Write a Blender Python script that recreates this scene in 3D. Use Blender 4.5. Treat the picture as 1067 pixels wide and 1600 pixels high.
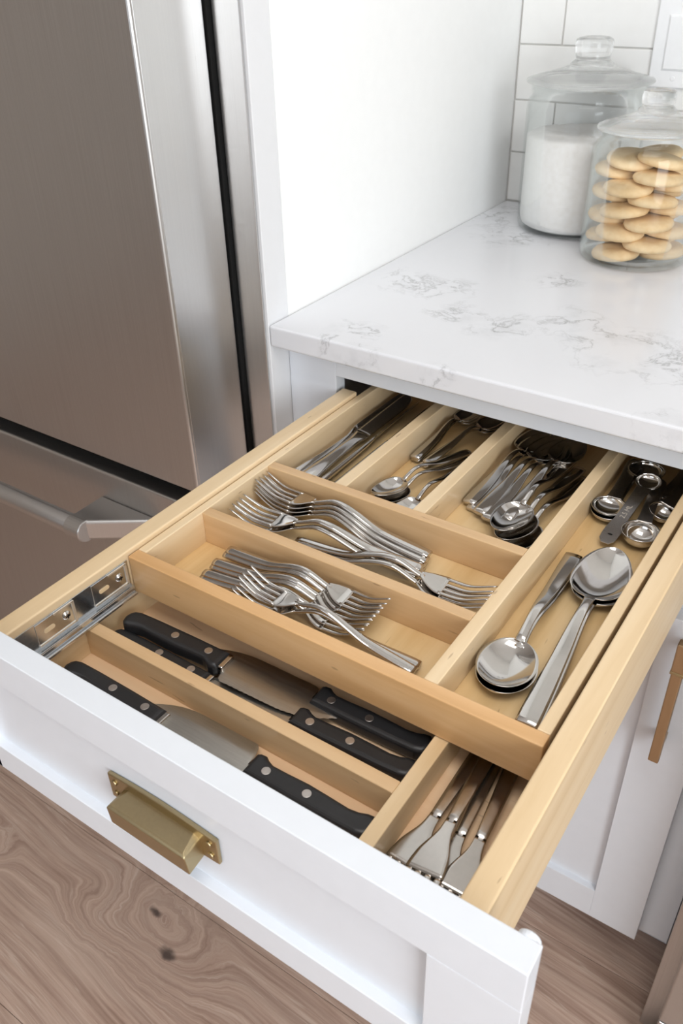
import bpy, bmesh, math, random
from mathutils import Matrix, Vector

for o in list(bpy.data.objects):
    bpy.data.objects.remove(o)
random.seed(7)
scene = bpy.context.scene
COL = scene.collection
PI = math.pi

# ------------------------------------------------------------------ camera
cam_d = bpy.data.cameras.new('camera')
cam = bpy.data.objects.new('camera', cam_d)
COL.objects.link(cam)
cam_d.sensor_fit = 'VERTICAL'
cam_d.sensor_height = 36.0
cam_d.sensor_width = 24.0
cam_d.lens = 29.571
cam_d.clip_start = 0.01
cam.matrix_world = Matrix((( 0.8270735, -0.30017251,  0.47523246, 0.6075),
                           ( 0.56155965, 0.47810809, -0.67532467, -0.7246875),
                           (-0.02449858, 0.82541451,  0.5639953, 1.289),
                           (0, 0, 0, 1)))
cam_d.dof.use_dof = True
cam_d.dof.focus_distance = 0.80
cam_d.dof.aperture_fstop = 14.0
scene.camera = cam

# ------------------------------------------------------------------ world, lights, exposure
world = bpy.data.worlds.new('world')
scene.world = world
world.use_nodes = True
world.node_tree.nodes['Background'].inputs[0].default_value = (0.86, 0.92, 1.0, 1)
world.node_tree.nodes['Background'].inputs[1].default_value = 1.0

def area(name, loc, rot, sx, sy, power, col):
    d = bpy.data.lights.new(name, 'AREA')
    d.shape = 'RECTANGLE'
    d.size = sx
    d.size_y = sy
    d.energy = power
    d.color = col
    o = bpy.data.objects.new(name, d)
    COL.objects.link(o)
    o.location = loc
    o.rotation_euler = rot
    return o

# daylight in the right window; weak fill light added in the front opening
area('daylight_and_fill', (2.37, -1.70, 1.42), (0, PI / 2, 0), 1.55, 1.5, 47, (0.93, 0.97, 1.0))
area('daylight_and_fill', (-0.1, -2.87, 1.55), (PI / 2, 0, 0), 1.6, 1.3, 5, (0.88, 0.94, 1.0))
# unseen overhead fill, added to brighten the aisle and upward faces
area('overhead_fill', (0.75, -0.80, 2.475), (0, 0, 0), 1.0, 0.7, 12, (1.0, 0.98, 0.955))

scene.view_settings.view_transform = 'Standard'
scene.view_settings.look = 'None'
scene.view_settings.exposure = 0.16
scene.view_settings.gamma = 1.0
scene.view_settings.use_curve_mapping = False
scene.cycles.use_denoising = True
scene.cycles.use_adaptive_sampling = True
scene.cycles.adaptive_threshold = 0.035
scene.cycles.max_bounces = 10
scene.cycles.diffuse_bounces = 4
scene.cycles.glossy_bounces = 8
scene.cycles.transmission_bounces = 8
scene.cycles.transparent_max_bounces = 24
scene.cycles.sample_clamp_indirect = 6.0
scene.cycles.caustics_reflective = False
scene.cycles.caustics_refractive = False

# ------------------------------------------------------------------ material helpers
def lin(c):
    c = c / 255.0
    return c / 12.92 if c <= 0.04045 else ((c + 0.055) / 1.055) ** 2.4

def rgb(r, g, b):
    return (lin(r), lin(g), lin(b), 1.0)

class NT:
    def __init__(s, name):
        s.m = bpy.data.materials.new(name)
        s.m.use_nodes = True
        s.t = s.m.node_tree
        s.n = s.t.nodes
        s.b = s.n['Principled BSDF']
        s.out = s.n['Material Output']

    def new(s, kind, **kw):
        n = s.n.new(kind)
        for k, v in kw.items():
            setattr(n, k, v)
        return n

    def link(s, a, b):
        s.t.links.new(a, b)

    def set(s, **kw):
        for k, v in kw.items():
            s.b.inputs[k.replace('_', ' ')].default_value = v
        return s

    def pos(s, scale=(1, 1, 1), rot=(0, 0, 0), loc=(0, 0, 0)):
        g = s.new('ShaderNodeNewGeometry')
        m = s.new('ShaderNodeMapping')
        m.inputs['Scale'].default_value = scale
        m.inputs['Rotation'].default_value = rot
        m.inputs['Location'].default_value = loc
        s.link(g.outputs['Position'], m.inputs['Vector'])
        return m.outputs['Vector']

    def noise(s, vec, scale, detail=4, rough=0.55, dist=0.0):
        n = s.new('ShaderNodeTexNoise')
        n.inputs['Scale'].default_value = scale
        n.inputs['Detail'].default_value = detail
        n.inputs['Roughness'].default_value = rough
        n.inputs['Distortion'].default_value = dist
        if vec is not None:
            s.link(vec, n.inputs['Vector'])
        return n.outputs['Fac']

    def ramp(s, fac, stops, interp='LINEAR'):
        r = s.new('ShaderNodeValToRGB')
        r.color_ramp.interpolation = interp
        e = r.color_ramp.elements
        while len(e) < len(stops):
            e.new(0.5)
        for i, (p, c) in enumerate(stops):
            e[i].position = p
            e[i].color = c
        s.link(fac, r.inputs['Fac'])
        return r.outputs['Color']

    def math(s, op, a, b=None, clamp=False):
        m = s.new('ShaderNodeMath', operation=op, use_clamp=clamp)
        for i, v in enumerate((a, b)):
            if v is None:
                continue
            if isinstance(v, (int, float)):
                m.inputs[i].default_value = v
            else:
                s.link(v, m.inputs[i])
        return m.outputs[0]

    def mix(s, fac, a, b, blend='MIX'):
        m = s.new('ShaderNodeMix', data_type='RGBA', blend_type=blend)
        for sock, v in ((0, fac), (6, a), (7, b)):
            if isinstance(v, (int, float, tuple)):
                m.inputs[sock].default_value = v
            else:
                s.link(v, m.inputs[sock])
        return m.outputs[2]

    def bump(s, h, strength=0.2, dist=0.001):
        b = s.new('ShaderNodeBump')
        b.inputs['Strength'].default_value = strength
        b.inputs['Distance'].default_value = dist
        s.link(h, b.inputs['Height'])
        s.link(b.outputs['Normal'], s.b.inputs['Normal'])

    def color(s, sock):
        s.link(sock, s.b.inputs['Base Color'])

W1 = (1, 1, 1, 1)
B0 = (0, 0, 0, 1)

def maple(name, axis, c_dark, c_mid, c_light, rough=0.38):
    k = NT(name)
    sc = [38.0, 38.0, 38.0]
    sc[axis] = 2.6
    v = k.pos(scale=tuple(sc))
    n1 = k.noise(v, 1.0, 6, 0.6, 0.4)
    v2 = k.pos(scale=tuple(x * 0.28 for x in sc))
    n2 = k.noise(v2, 1.0, 3, 0.5, 1.2)
    oi = k.new('ShaderNodeObjectInfo')
    c = k.ramp(n1, [(0.25, c_dark), (0.5, c_mid), (0.75, c_light)])
    band = k.ramp(n2, [(0.35, (0.90, 0.87, 0.82, 1)), (0.62, W1)])
    c2 = k.mix(1.0, c, band, 'MULTIPLY')
    var = k.ramp(oi.outputs['Random'], [(0.0, (0.95, 0.93, 0.90, 1)), (1.0, (1.0, 1.0, 1.0, 1))])
    c3 = k.mix(1.0, c2, var, 'MULTIPLY')
    # small mineral flecks along the grain
    sf = [230.0, 230.0, 230.0]
    sf[axis] = 42.0
    fl = k.noise(k.pos(scale=tuple(sf)), 1.0, 1, 0.4)
    flm = k.ramp(fl, [(0.755, B0), (0.80, W1)])
    c4 = k.mix(k.math('MULTIPLY', flm, 0.40), c3, rgb(120, 78, 48))
    k.color(c4)
    k.set(Roughness=rough)
    k.b.inputs['Coat Weight'].default_value = 0.12
    k.b.inputs['Coat Roughness'].default_value = 0.25
    k.bump(n1, 0.08, 0.0006)
    return k.m

MD, MM, ML = rgb(206, 160, 108), rgb(222, 179, 128), rgb(234, 196, 148)
M_maple_x = maple('maple along x', 0, rgb(206, 168, 124), rgb(221, 187, 144), rgb(233, 203, 161))
M_maple_front = maple('warm maple front board', 0, MD, MM, ML)
M_maple_y = maple('maple along y', 1, rgb(224, 196, 154), rgb(235, 210, 172), rgb(242, 221, 187))
M_ply = maple('birch plywood', 1, rgb(218, 182, 128), rgb(231, 199, 148), rgb(240, 212, 166), 0.42)
M_ply_x = maple('birch plywood lower', 0, rgb(232, 194, 154), rgb(241, 207, 170), rgb(247, 218, 184), 0.42)

def paint(name, c, rough=0.35, coat=0.0):
    k = NT(name)
    v = k.pos(scale=(60, 60, 60))
    n = k.noise(v, 1.0, 2)
    a = tuple(x * 0.985 for x in c[:3]) + (1,)
    k.color(k.ramp(n, [(0.3, a), (0.7, c)]))
    k.set(Roughness=rough)
    k.bump(n, 0.02, 0.0003)
    return k.m

M_white = paint('white cabinet enamel', rgb(226, 230, 236), 0.30)
M_wall = paint('white wall paint', rgb(246, 247, 246), 0.55)
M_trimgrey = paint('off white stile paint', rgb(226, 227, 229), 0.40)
M_taupe = paint('greige wall paint', rgb(176, 166, 156), 0.7)
M_ceil = paint('ceiling paint', rgb(245, 244, 241), 0.8)
M_tile = paint('glazed white tile', rgb(240, 240, 238), 0.12)
M_grout = paint('pale grey grout', rgb(218, 216, 212), 0.8)
M_plate = paint('white switch plastic', rgb(242, 243, 244), 0.25)

def metal(name, c, rough, stretch=None, amt=0.0, bump=0.0):
    k = NT(name)
    k.set(Metallic=1.0, Roughness=rough)
    k.b.inputs['Base Color'].default_value = c
    if stretch:
        n = k.noise(k.pos(scale=stretch), 1.0, 4, 0.6)
        lo = tuple(x * (1 - amt) for x in c[:3]) + (1,)
        k.color(k.ramp(n, [(0.3, lo), (0.7, c)]))
        r = k.new('ShaderNodeMapRange')
        r.inputs['To Min'].default_value = rough * 0.8
        r.inputs['To Max'].default_value = rough * 1.25
        k.link(n, r.inputs['Value'])
        k.link(r.outputs[0], k.b.inputs['Roughness'])
        if bump:
            k.bump(n, bump, 0.0003)
    return k.m

M_steel = metal('polished cutlery steel', (0.62, 0.60, 0.575, 1), 0.09, (90, 90, 90), 0.05)
M_satin = metal('satin cutlery steel', (0.60, 0.575, 0.545, 1), 0.22, (240, 240, 240), 0.08)
M_blade = metal('brushed knife blade steel', (0.56, 0.545, 0.51, 1), 0.30, (40, 700, 40), 0.12)
M_fridge = metal('brushed stainless fridge front', (0.64, 0.63, 0.62, 1), 0.33, (900, 900, 6), 0.10, 0.03)
M_fridge_side = metal('satin stainless fridge edge', (0.66, 0.655, 0.65, 1), 0.30, (900, 900, 6), 0.05)
M_zinc = metal('zinc plated slide', (0.72, 0.76, 0.80, 1), 0.20, (30, 300, 300), 0.10)
M_zinc_warm = metal('bright stamped slide tab', (0.90, 0.86, 0.78, 1), 0.50, (120, 120, 120), 0.05)
M_brass = metal('satin brass', (0.46, 0.37, 0.215, 1), 0.34, (400, 400, 400), 0.06)
M_bronze = metal('warm bronze pull', (0.50, 0.36, 0.22, 1), 0.38, (400, 400, 30), 0.06)
M_dsteel = metal('dark satin steel', (0.37, 0.345, 0.325, 1), 0.27, (2500, 2500, 2500), 0.02)
M_rivet = metal('steel rivet', (0.62, 0.58, 0.55, 1), 0.35, (300, 300, 300), 0.15)

def plain(name, c, rough, spec=0.5):
    k = NT(name)
    n = k.noise(k.pos(scale=(300, 300, 300)), 1.0, 2)
    lo = tuple(x * 0.85 for x in c[:3]) + (1,)
    k.color(k.ramp(n, [(0.3, lo), (0.7, c)]))
    k.set(Roughness=rough)
    k.b.inputs['Specular IOR Level'].default_value = spec
    return k.m

M_black = plain('black knife handle plastic', rgb(38, 38, 40), 0.42)
M_gasket = plain('black rubber gasket', rgb(16, 16, 16), 0.7, 0.2)
M_dark = plain('dark hole', rgb(30, 27, 24), 0.8, 0.2)
M_engrave = plain('engraved lettering', rgb(190, 180, 168), 0.5)

def make_quartz():
    k = NT('white veined quartz')
    base = rgb(224, 225, 229)
    v = k.pos()
    wn = k.new('ShaderNodeTexNoise')
    wn.inputs['Scale'].default_value = 14.0
    wn.inputs['Detail'].default_value = 5.0
    k.link(v, wn.inputs['Vector'])
    sub = k.new('ShaderNodeVectorMath', operation='SUBTRACT')
    k.link(wn.outputs['Color'], sub.inputs[0])
    sub.inputs[1].default_value = (0.5, 0.5, 0.5)
    scl = k.new('ShaderNodeVectorMath', operation='SCALE')
    scl.inputs['Scale'].default_value = 0.10
    k.link(sub.outputs[0], scl.inputs[0])
    add = k.new('ShaderNodeVectorMath', operation='ADD')
    k.link(v, add.inputs[0])
    k.link(scl.outputs[0], add.inputs[1])
    n = k.noise(add.outputs[0], 16.0, 7, 0.62)
    ridge = k.math('ABSOLUTE', k.math('SUBTRACT', n, 0.5))
    vein = k.ramp(ridge, [(0.0, W1), (0.016, (0.28, 0.28, 0.28, 1)), (0.045, B0)])
    mask = None
    for (x, y, z, r) in ((0.066, 0.215, .914, .055), (0.114, 0.215, .914, .05), (0.169, 0.139, .914, .045), (0.094, 0.031, .914, .04),
                         (0.128, -0.002, .905, .04), (0.228, 0.144, .914, .045), (0.308, 0.180, .914, .06), (0.372, 0.150, .914, .075),
                         (0.440, 0.138, .914, .08), (0.038, 0.568, .914, .075), (0.100, 0.470, .914, .07), (0.226, 0.322, .914, .04),
                         (0.465, 0.0, .903, .04), (0.224, 0.0, .902, .025), (0.60, 0.25, .914, .09)):
        d = k.new('ShaderNodeVectorMath', operation='DISTANCE')
        k.link(add.outputs[0], d.inputs[0])
        d.inputs[1].default_value = (x, y, z)
        mr = k.new('ShaderNodeMapRange')
        mr.inputs['From Min'].default_value = r
        mr.inputs['From Max'].default_value = r * 0.35
        k.link(d.outputs['Value'], mr.inputs['Value'])
        mask = mr.outputs[0] if mask is None else k.math('MAXIMUM', mask, mr.outputs[0])
    cloud = k.noise(k.pos(scale=(30, 30, 30)), 1.0, 5, 0.6)
    cl = k.ramp(cloud, [(0.45, B0), (0.75, (0.5, 0.5, 0.5, 1))])
    f = k.math('MULTIPLY', mask, k.math('ADD', k.math('MULTIPLY', vein, 0.58), k.math('MULTIPLY', cl, 0.40)), True)
    c = k.mix(f, base, rgb(128, 128, 130))
    k.color(c)
    k.set(Roughness=0.16)
    k.b.inputs['Specular IOR Level'].default_value = 0.45
    return k.m
M_quartz = make_quartz()

def make_oak():
    k = NT('greyed oak floor')
    v = k.pos()
    # planks differ a little: shift the grain by a random amount per plank
    oi = k.new('ShaderNodeObjectInfo')
    off = k.new('ShaderNodeCombineXYZ')
    k.link(k.math('MULTIPLY', oi.outputs['Random'], 5.0), off.inputs['Z'])
    addv = k.new('ShaderNodeVectorMath', operation='ADD')
    k.link(v, addv.inputs[0])
    k.link(off.outputs[0], addv.inputs[1])
    # knots pull the rings aside; their outline is made uneven by noise
    wob = k.new('ShaderNodeTexNoise')
    wob.inputs['Scale'].default_value = 38.0
    wob.inputs['Detail'].default_value = 3.0
    k.link(v, wob.inputs['Vector'])
    wsub = k.new('ShaderNodeVectorMath', operation='SUBTRACT')
    k.link(wob.outputs['Color'], wsub.inputs[0])
    wsub.inputs[1].default_value = (0.5, 0.5, 0.5)
    wscl = k.new('ShaderNodeVectorMath', operation='SCALE')
    wscl.inputs['Scale'].default_value = 0.018
    k.link(wsub.outputs[0], wscl.inputs[0])
    wadd = k.new('ShaderNodeVectorMath', operation='ADD')
    k.link(v, wadd.inputs[0])
    k.link(wscl.outputs[0], wadd.inputs[1])
    vw = wadd.outputs[0]
    disp = None
    dark = None
    for (x, y, r) in ((-0.0271, -0.3242, 0.030), (-0.0909, -0.2858, 0.026), (-0.155, -0.345, 0.022), (0.12, -0.06, 0.02), (-0.44, -0.36, 0.02)):
        d = k.new('ShaderNodeVectorMath', operation='DISTANCE')
        sv = k.new('ShaderNodeVectorMath', operation='MULTIPLY')
        k.link(vw, sv.inputs[0])
        sv.inputs[1].default_value = (0.5, 1.0, 1.0)
        k.link(sv.outputs[0], d.inputs[0])
        d.inputs[1].default_value = (x * 0.5, y, 0)
        mr = k.new('ShaderNodeMapRange', interpolation_type='SMOOTHSTEP')
        mr.inputs['From Min'].default_value = r * 2.6
        mr.inputs['From Max'].default_value = 0.0
        k.link(d.outputs['Value'], mr.inputs['Value'])
        disp = mr.outputs[0] if disp is None else k.math('ADD', disp, mr.outputs[0])
        if r >= 0.026:
            mk = k.new('ShaderNodeMapRange', interpolation_type='SMOOTHSTEP')
            mk.inputs['From Min'].default_value = r * 0.36
            mk.inputs['From Max'].default_value = r * 0.10
            k.link(d.outputs['Value'], mk.inputs['Value'])
            dark = mk.outputs[0] if dark is None else k.math('MAXIMUM', dark, mk.outputs[0])
    warp = k.noise(k.pos(scale=(1.0, 2.0, 1)), 2.0, 2, 0.45, 0.0)
    sep = k.new('ShaderNodeSeparateXYZ')
    k.link(addv.outputs[0], sep.inputs[0])
    # ring phase: across the plank, bent by slow noise and the knots
    ph = k.math('ADD', k.math('MULTIPLY', sep.outputs['Y'], 16.0),
                k.math('ADD', k.math('MULTIPLY', warp, 1.1), k.math('MULTIPLY', disp, 1.3)))
    ph = k.math('ADD', ph, k.math('MULTIPLY', sep.outputs['X'], 1.1))
    fr = k.math('FRACT', k.math('MULTIPLY', ph, 1.9))
    tri = k.math('ABSOLUTE', k.math('SUBTRACT', fr, 0.5))
    ring = k.ramp(tri, [(0.0, W1), (0.22, (0.45, 0.45, 0.45, 1)), (0.5, B0)])
    cv = k.new('ShaderNodeCombineXYZ')
    k.link(k.math('MULTIPLY', sep.outputs['X'], 6.0), cv.inputs['X'])
    k.link(k.math('MULTIPLY', ph, 11.0), cv.inputs['Y'])
    k.link(sep.outputs['Z'], cv.inputs['Z'])
    fine = k.noise(cv.outputs[0], 1.0, 6, 0.66, 0.2)
    lightline = k.ramp(k.math('ABSOLUTE', k.math('SUBTRACT', k.noise(cv.outputs[0], 0.42, 3, 0.5), 0.5)), [(0.0, W1), (0.014, B0)])
    mid = k.noise(k.pos(scale=(2.2, 14, 14)), 1.0, 4, 0.6, 0.6)
    c = k.ramp(fine, [(0.28, rgb(152, 122, 106)), (0.5, rgb(195, 166, 149)), (0.72, rgb(219, 194, 178))])
    c = k.mix(k.math('MULTIPLY', ring, 0.34), c, rgb(128, 98, 84))
    c = k.mix(k.math('MULTIPLY', k.ramp(mid, [(0.35, B0), (0.7, W1)]), 0.35), c, rgb(208, 186, 170))
    c = k.mix(k.math('MULTIPLY', lightline, 0.40), c, rgb(226, 208, 194))
    c = k.mix(k.math('MULTIPLY', dark, 0.85), c, rgb(52, 42, 42))
    var = k.ramp(oi.outputs['Random'], [(0, (0.90, 0.89, 0.88, 1)), (1, W1)])
    c = k.mix(1.0, c, var, 'MULTIPLY')
    k.color(c)
    k.set(Roughness=0.42)
    k.bump(fine, 0.12, 0.0008)
    return k.m
M_oak = make_oak()

def thin_glass(name, tint):
    k = NT(name)
    tr = k.new('ShaderNodeBsdfTransparent')
    tr.inputs[0].default_value = tint
    gl = k.new('ShaderNodeBsdfGlossy')
    gl.inputs['Roughness'].default_value = 0.02
    gl.inputs['Color'].default_value = (0.95, 0.97, 0.96, 1)
    fn = k.new('ShaderNodeFresnel')
    fn.inputs['IOR'].default_value = 1.45
    ms = k.new('ShaderNodeMixShader')
    k.link(k.math('MULTIPLY', fn.outputs[0], 0.38, True), ms.inputs[0])
    k.link(tr.outputs[0], ms.inputs[1])
    k.link(gl.outputs[0], ms.inputs[2])
    k.link(ms.outputs[0], k.out.inputs['Surface'])
    return k.m
M_glass = thin_glass('clear jar glass', (0.993, 0.996, 0.995, 1))

def make_solid_glass():
    k = NT('thick lid glass')
    k.set(Roughness=0.0, IOR=1.42)
    k.b.inputs['Transmission Weight'].default_value = 1.0
    k.b.inputs['Base Color'].default_value = (0.995, 0.998, 0.997, 1)
    tr = k.new('ShaderNodeBsdfTransparent')
    tr.inputs[0].default_value = (0.985, 0.99, 0.988, 1)
    ms = k.new('ShaderNodeMixShader')
    ms.inputs[0].default_value = 0.65
    k.link(tr.outputs[0], ms.inputs[1])
    k.link(k.b.outputs[0], ms.inputs[2])
    k.link(ms.outputs[0], k.out.inputs['Surface'])
    return k.m
M_glass_solid = make_solid_glass()

def make_cookie():
    k = NT('baked butter cookie')
    n = k.noise(k.pos(scale=(45, 45, 45)), 1.0, 4, 0.6)
    c = k.ramp(n, [(0.3, rgb(230, 194, 142)), (0.7, rgb(247, 221, 178))])
    lw = k.noise(k.pos(scale=(500, 500, 500)), 1.0, 3, 0.7)
    k.color(c)
    k.set(Roughness=0.75)
    k.bump(lw, 0.35, 0.0012)
    return k.m
M_cookie = make_cookie()

def make_flour():
    k = NT('white flour')
    n = k.noise(k.pos(scale=(120, 120, 120)), 1.0, 5, 0.6)
    k.color(k.ramp(n, [(0.3, rgb(247, 244, 240)), (0.7, rgb(254, 252, 250))]))
    k.set(Roughness=0.9)
    k.bump(n, 0.3, 0.002)
    return k.m
M_flour = make_flour()

# ------------------------------------------------------------------ geometry helpers
def new_obj(name, verts, faces, mat, parent=None, smooth=False):
    me = bpy.data.meshes.new(name)
    me.from_pydata(verts, [], faces)
    bm = bmesh.new()
    bm.from_mesh(me)
    bmesh.ops.recalc_face_normals(bm, faces=bm.faces)
    bm.to_mesh(me)
    bm.free()
    return link_mesh(name, me, mat, parent, smooth)

def link_mesh(name, me, mat, parent=None, smooth=False):
    me.materials.clear()
    me.materials.append(mat)
    if smooth:
        for p in me.polygons:
            p.use_smooth = True
    o = bpy.data.objects.new(name, me)
    COL.objects.link(o)
    if parent is not None:
        par(o, parent)
    return o

def world_of(o):
    m = o.matrix_basis.copy()
    if o.parent is not None:
        m = world_of(o.parent) @ o.matrix_parent_inverse @ m
    return m

def par(o, p):
    o.parent = p
    o.matrix_parent_inverse = world_of(p).inverted()

def thing(name, label, cat, loc=(0, 0, 0), group=None):
    o = bpy.data.objects.new(name, None)
    o.empty_display_size = 0.02
    COL.objects.link(o)
    o.location = loc
    return tag(o, label, cat, group)

def tag(o, label, cat, group=None):
    o['label'] = label
    o['category'] = cat
    if group:
        o['group'] = group
    return o

def struct(o):
    o['kind'] = 'structure'
    return o

def box_bm(x0, x1, y0, y1, z0, z1, bev=0.001, seg=2):
    bm = bmesh.new()
    bmesh.ops.create_cube(bm, size=1.0)
    for v in bm.verts:
        v.co = Vector(((x0 + x1) / 2 + v.co.x * (x1 - x0), (y0 + y1) / 2 + v.co.y * (y1 - y0), (z0 + z1) / 2 + v.co.z * (z1 - z0)))
    b = min(bev, 0.45 * min(abs(x1 - x0), abs(y1 - y0), abs(z1 - z0)))
    if b > 0:
        bmesh.ops.bevel(bm, geom=list(bm.edges), offset=b, segments=seg, affect='EDGES', profile=0.5)
    return bm

def bm_obj(name, bm, mat, parent=None, smooth=False):
    me = bpy.data.meshes.new(name)
    bmesh.ops.recalc_face_normals(bm, faces=bm.faces)
    bm.to_mesh(me)
    bm.free()
    return link_mesh(name, me, mat, parent, smooth)

def box(name, x0, x1, y0, y1, z0, z1, mat, parent=None, bev=0.001, seg=2):
    return bm_obj(name, box_bm(x0, x1, y0, y1, z0, z1, bev, seg), mat, parent)

def boxes_obj(name, lst, mat, parent=None, bev=0.001):
    bm = bmesh.new()
    for b in lst:
        t = box_bm(*b, bev)
        me = bpy.data.meshes.new('tmp')
        t.to_mesh(me)
        t.free()
        bm.from_mesh(me)
        bpy.data.meshes.remove(me)
    return bm_obj(name, bm, mat, parent)

def lathe(profile, n=48, cap0=True, cap1=True):
    """profile [(r, z)...] about the z axis"""
    vs, fs = [], []
    rings = []
    for (r, z) in profile:
        if r < 1e-6:
            rings.append([len(vs)])
            vs.append((0, 0, z))
        else:
            rings.append(list(range(len(vs), len(vs) + n)))
            vs += [(r * math.cos(2 * PI * i / n), r * math.sin(2 * PI * i / n), z) for i in range(n)]
    for a, b in zip(rings, rings[1:]):
        if len(a) == 1 and len(b) == 1:
            continue
        for i in range(n):
            j = (i + 1) % n
            if len(a) == 1:
                fs.append((a[0], b[i], b[j]))
            elif len(b) == 1:
                fs.append((a[i], b[0], a[j]))
            else:
                fs.append((a[i], b[i], b[j], a[j]))
    return vs, fs

def prism(poly, z0, z1, bev=0.0, seg=3):
    bm = bmesh.new()
    lo = [bm.verts.new((x, y, z0)) for x, y in poly]
    hi = [bm.verts.new((x, y, z1)) for x, y in poly]
    bm.faces.new(lo[::-1])
    bm.faces.new(hi)
    n = len(poly)
    for i in range(n):
        bm.faces.new((lo[i], lo[(i + 1) % n], hi[(i + 1) % n], hi[i]))
    bmesh.ops.recalc_face_normals(bm, faces=bm.faces)
    if bev > 0:
        ed = [e for e in bm.edges if abs(e.verts[0].co.z - e.verts[1].co.z) < 1e-7]
        bmesh.ops.bevel(bm, geom=ed, offset=bev, segments=seg, affect='EDGES', profile=0.5)
    return bm

def xform_bm(bm, m):
    bmesh.ops.transform(bm, matrix=m, verts=bm.verts)
    return bm

def cyl_bm(r, h, n=20, bev=0.0):
    return prism([(r * math.cos(2 * PI * i / n), r * math.sin(2 * PI * i / n)) for i in range(n)], 0, h, bev, 2)

def copy_tree(o, parent=None):
    c = o.copy()
    COL.objects.link(c)
    if parent is not None:
        c.parent = parent
    for ch in o.children:
        copy_tree(ch, c)
    return c

# ================================================================== SETTING
FX0, FX1, FY0, FY1 = -2.2, 2.4, -2.9, 0.66
HC = 2.5
floor = struct(box('floor', FX0, FX1, FY0, FY1, -0.05, -0.004, M_dark, None, 0))
PW = 0.27
y = -0.245 - PW * 10
row = 0
plank_meshes = {}
while y < FY1:
    y0, y1 = max(y, FY0), min(y + PW, FY1)
    cuts = [FX0, (-0.95, 0.35 + 0.55, -1.3)[row % 3], (1.15, 2.0, 1.0)[row % 3], FX1]
    for a, b in zip(cuts, cuts[1:]):
        key = (round(b - a, 4), round(y1 - y0, 4))
        if key not in plank_meshes:
            q = box('plank', 0, b - a - 0.0006, 0, y1 - y0 - 0.0006, -0.0035, 0, M_oak, floor, 0.0006, 1)
            plank_meshes[key] = q.data
        else:
            q = bpy.data.objects.new('plank', plank_meshes[key])
            COL.objects.link(q)
            par(q, floor)
        q.location = (a, y0, 0)
    y += PW
    row += 1

struct(box('ceiling', FX0, FX1, FY0, FY1, HC, HC + 0.05, M_ceil, None, 0))
wall_back = struct(box('wall_back', FX0, FX1, 0.6525, 0.72, 0, HC, M_grout, None, 0))
struct(box('wall_left', FX0 - 0.06, FX0, FY0, FY1, 0, HC, M_taupe, None, 0))

# right wall with a wide window
WY0, WY1, WZ0, WZ1 = -2.50, -0.90, 0.60, 2.24
wr = boxes_obj('wall_right', [(FX1, FX1 + .06, FY0, WY0, 0, HC), (FX1, FX1 + .06, WY1, FY1, 0, HC),
                              (FX1, FX1 + .06, WY0, WY1, 0, WZ0), (FX1, FX1 + .06, WY0, WY1, WZ1, HC)], M_wall, None, 0)
struct(wr)
w1 = struct(boxes_obj('window_1', [(FX1 - .02, FX1 + .02, WY0 - .04, WY0, WZ0 - .04, WZ1 + .04), (FX1 - .02, FX1 + .02, WY1, WY1 + .04, WZ0 - .04, WZ1 + .04),
                                   (FX1 - .02, FX1 + .02, WY0, WY1, WZ0 - .04, WZ0), (FX1 - .02, FX1 + .02, WY0, WY1, WZ1, WZ1 + .04)], M_white, None, 0.003))
box('mullion', FX1 - .025, FX1 - .01, -1.72, -1.68, WZ0, WZ1, M_white, w1, 0.003)
wf = boxes_obj('wall_front', [(FX0, -1.0, FY0 - .06, FY0, 0, HC), (0.8, FX1, FY0 - .06, FY0, 0, HC),
                              (-1.0, 0.8, FY0 - .06, FY0, 0, 0.85), (-1.0, 0.8, FY0 - .06, FY0, 2.25, HC)], M_taupe, None, 0)
struct(wf)
w2 = struct(boxes_obj('window_2', [(-1.05, -.99, FY0 - .02, FY0 + .02, .8, 2.3), (.79, .85, FY0 - .02, FY0 + .02, .8, 2.3),
                                   (-1.05, .85, FY0 - .02, FY0 + .02, .79, .85), (-1.05, .85, FY0 - .02, FY0 + .02, 2.24, 2.3)], M_white, None, 0.003))
box('mullion', -.12, -.08, FY0 - .015, FY0 + .015, .85, 2.24, M_white, w2, 0.003)

# backsplash tiles, running bond, child of the back wall
TZ = [0.9145, 0.9915, 1.069, 1.1465, 1.224, 1.3015, 1.379]
tmesh = {}
for r, (z0, z1) in enumerate(zip(TZ, TZ[1:])):
    off = 0.070 if r % 2 == 1 else 0.2225
    xs = [0.0012] + [off + 0.305 * i for i in range(0, 5) if 0.0012 < off + 0.305 * i < 1.25] + [1.25]
    for a, b in zip(xs, xs[1:]):
        key = (round(b - a, 4), round(z1 - z0, 4))
        if key not in tmesh:
            q = box('tile', 0, b - a - 0.0022, 0.6500, 0.6530, 0, z1 - z0 - 0.0022, M_tile, wall_back, 0.0009)
            tmesh[key] = q.data
        else:
            q = bpy.data.objects.new('tile', tmesh[key])
            COL.objects.link(q)
            par(q, wall_back)
        q.location = (a + 0.0011, 0, z0 + 0.0011)

# white side wall between fridge and worktop, with its front stile
struct(box('wall_side', -0.036, 0.0, 0.0400, 0.6510, 0.0, HC - 0.02, M_wall, None, 0.0006))
struct(box('trim_1', -0.036, 0.0002, 0.0004, 0.0394, 0.0, HC - 0.02, M_trimgrey, None, 0.0010))  # front strip in a slightly greyer white than the wall

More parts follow.
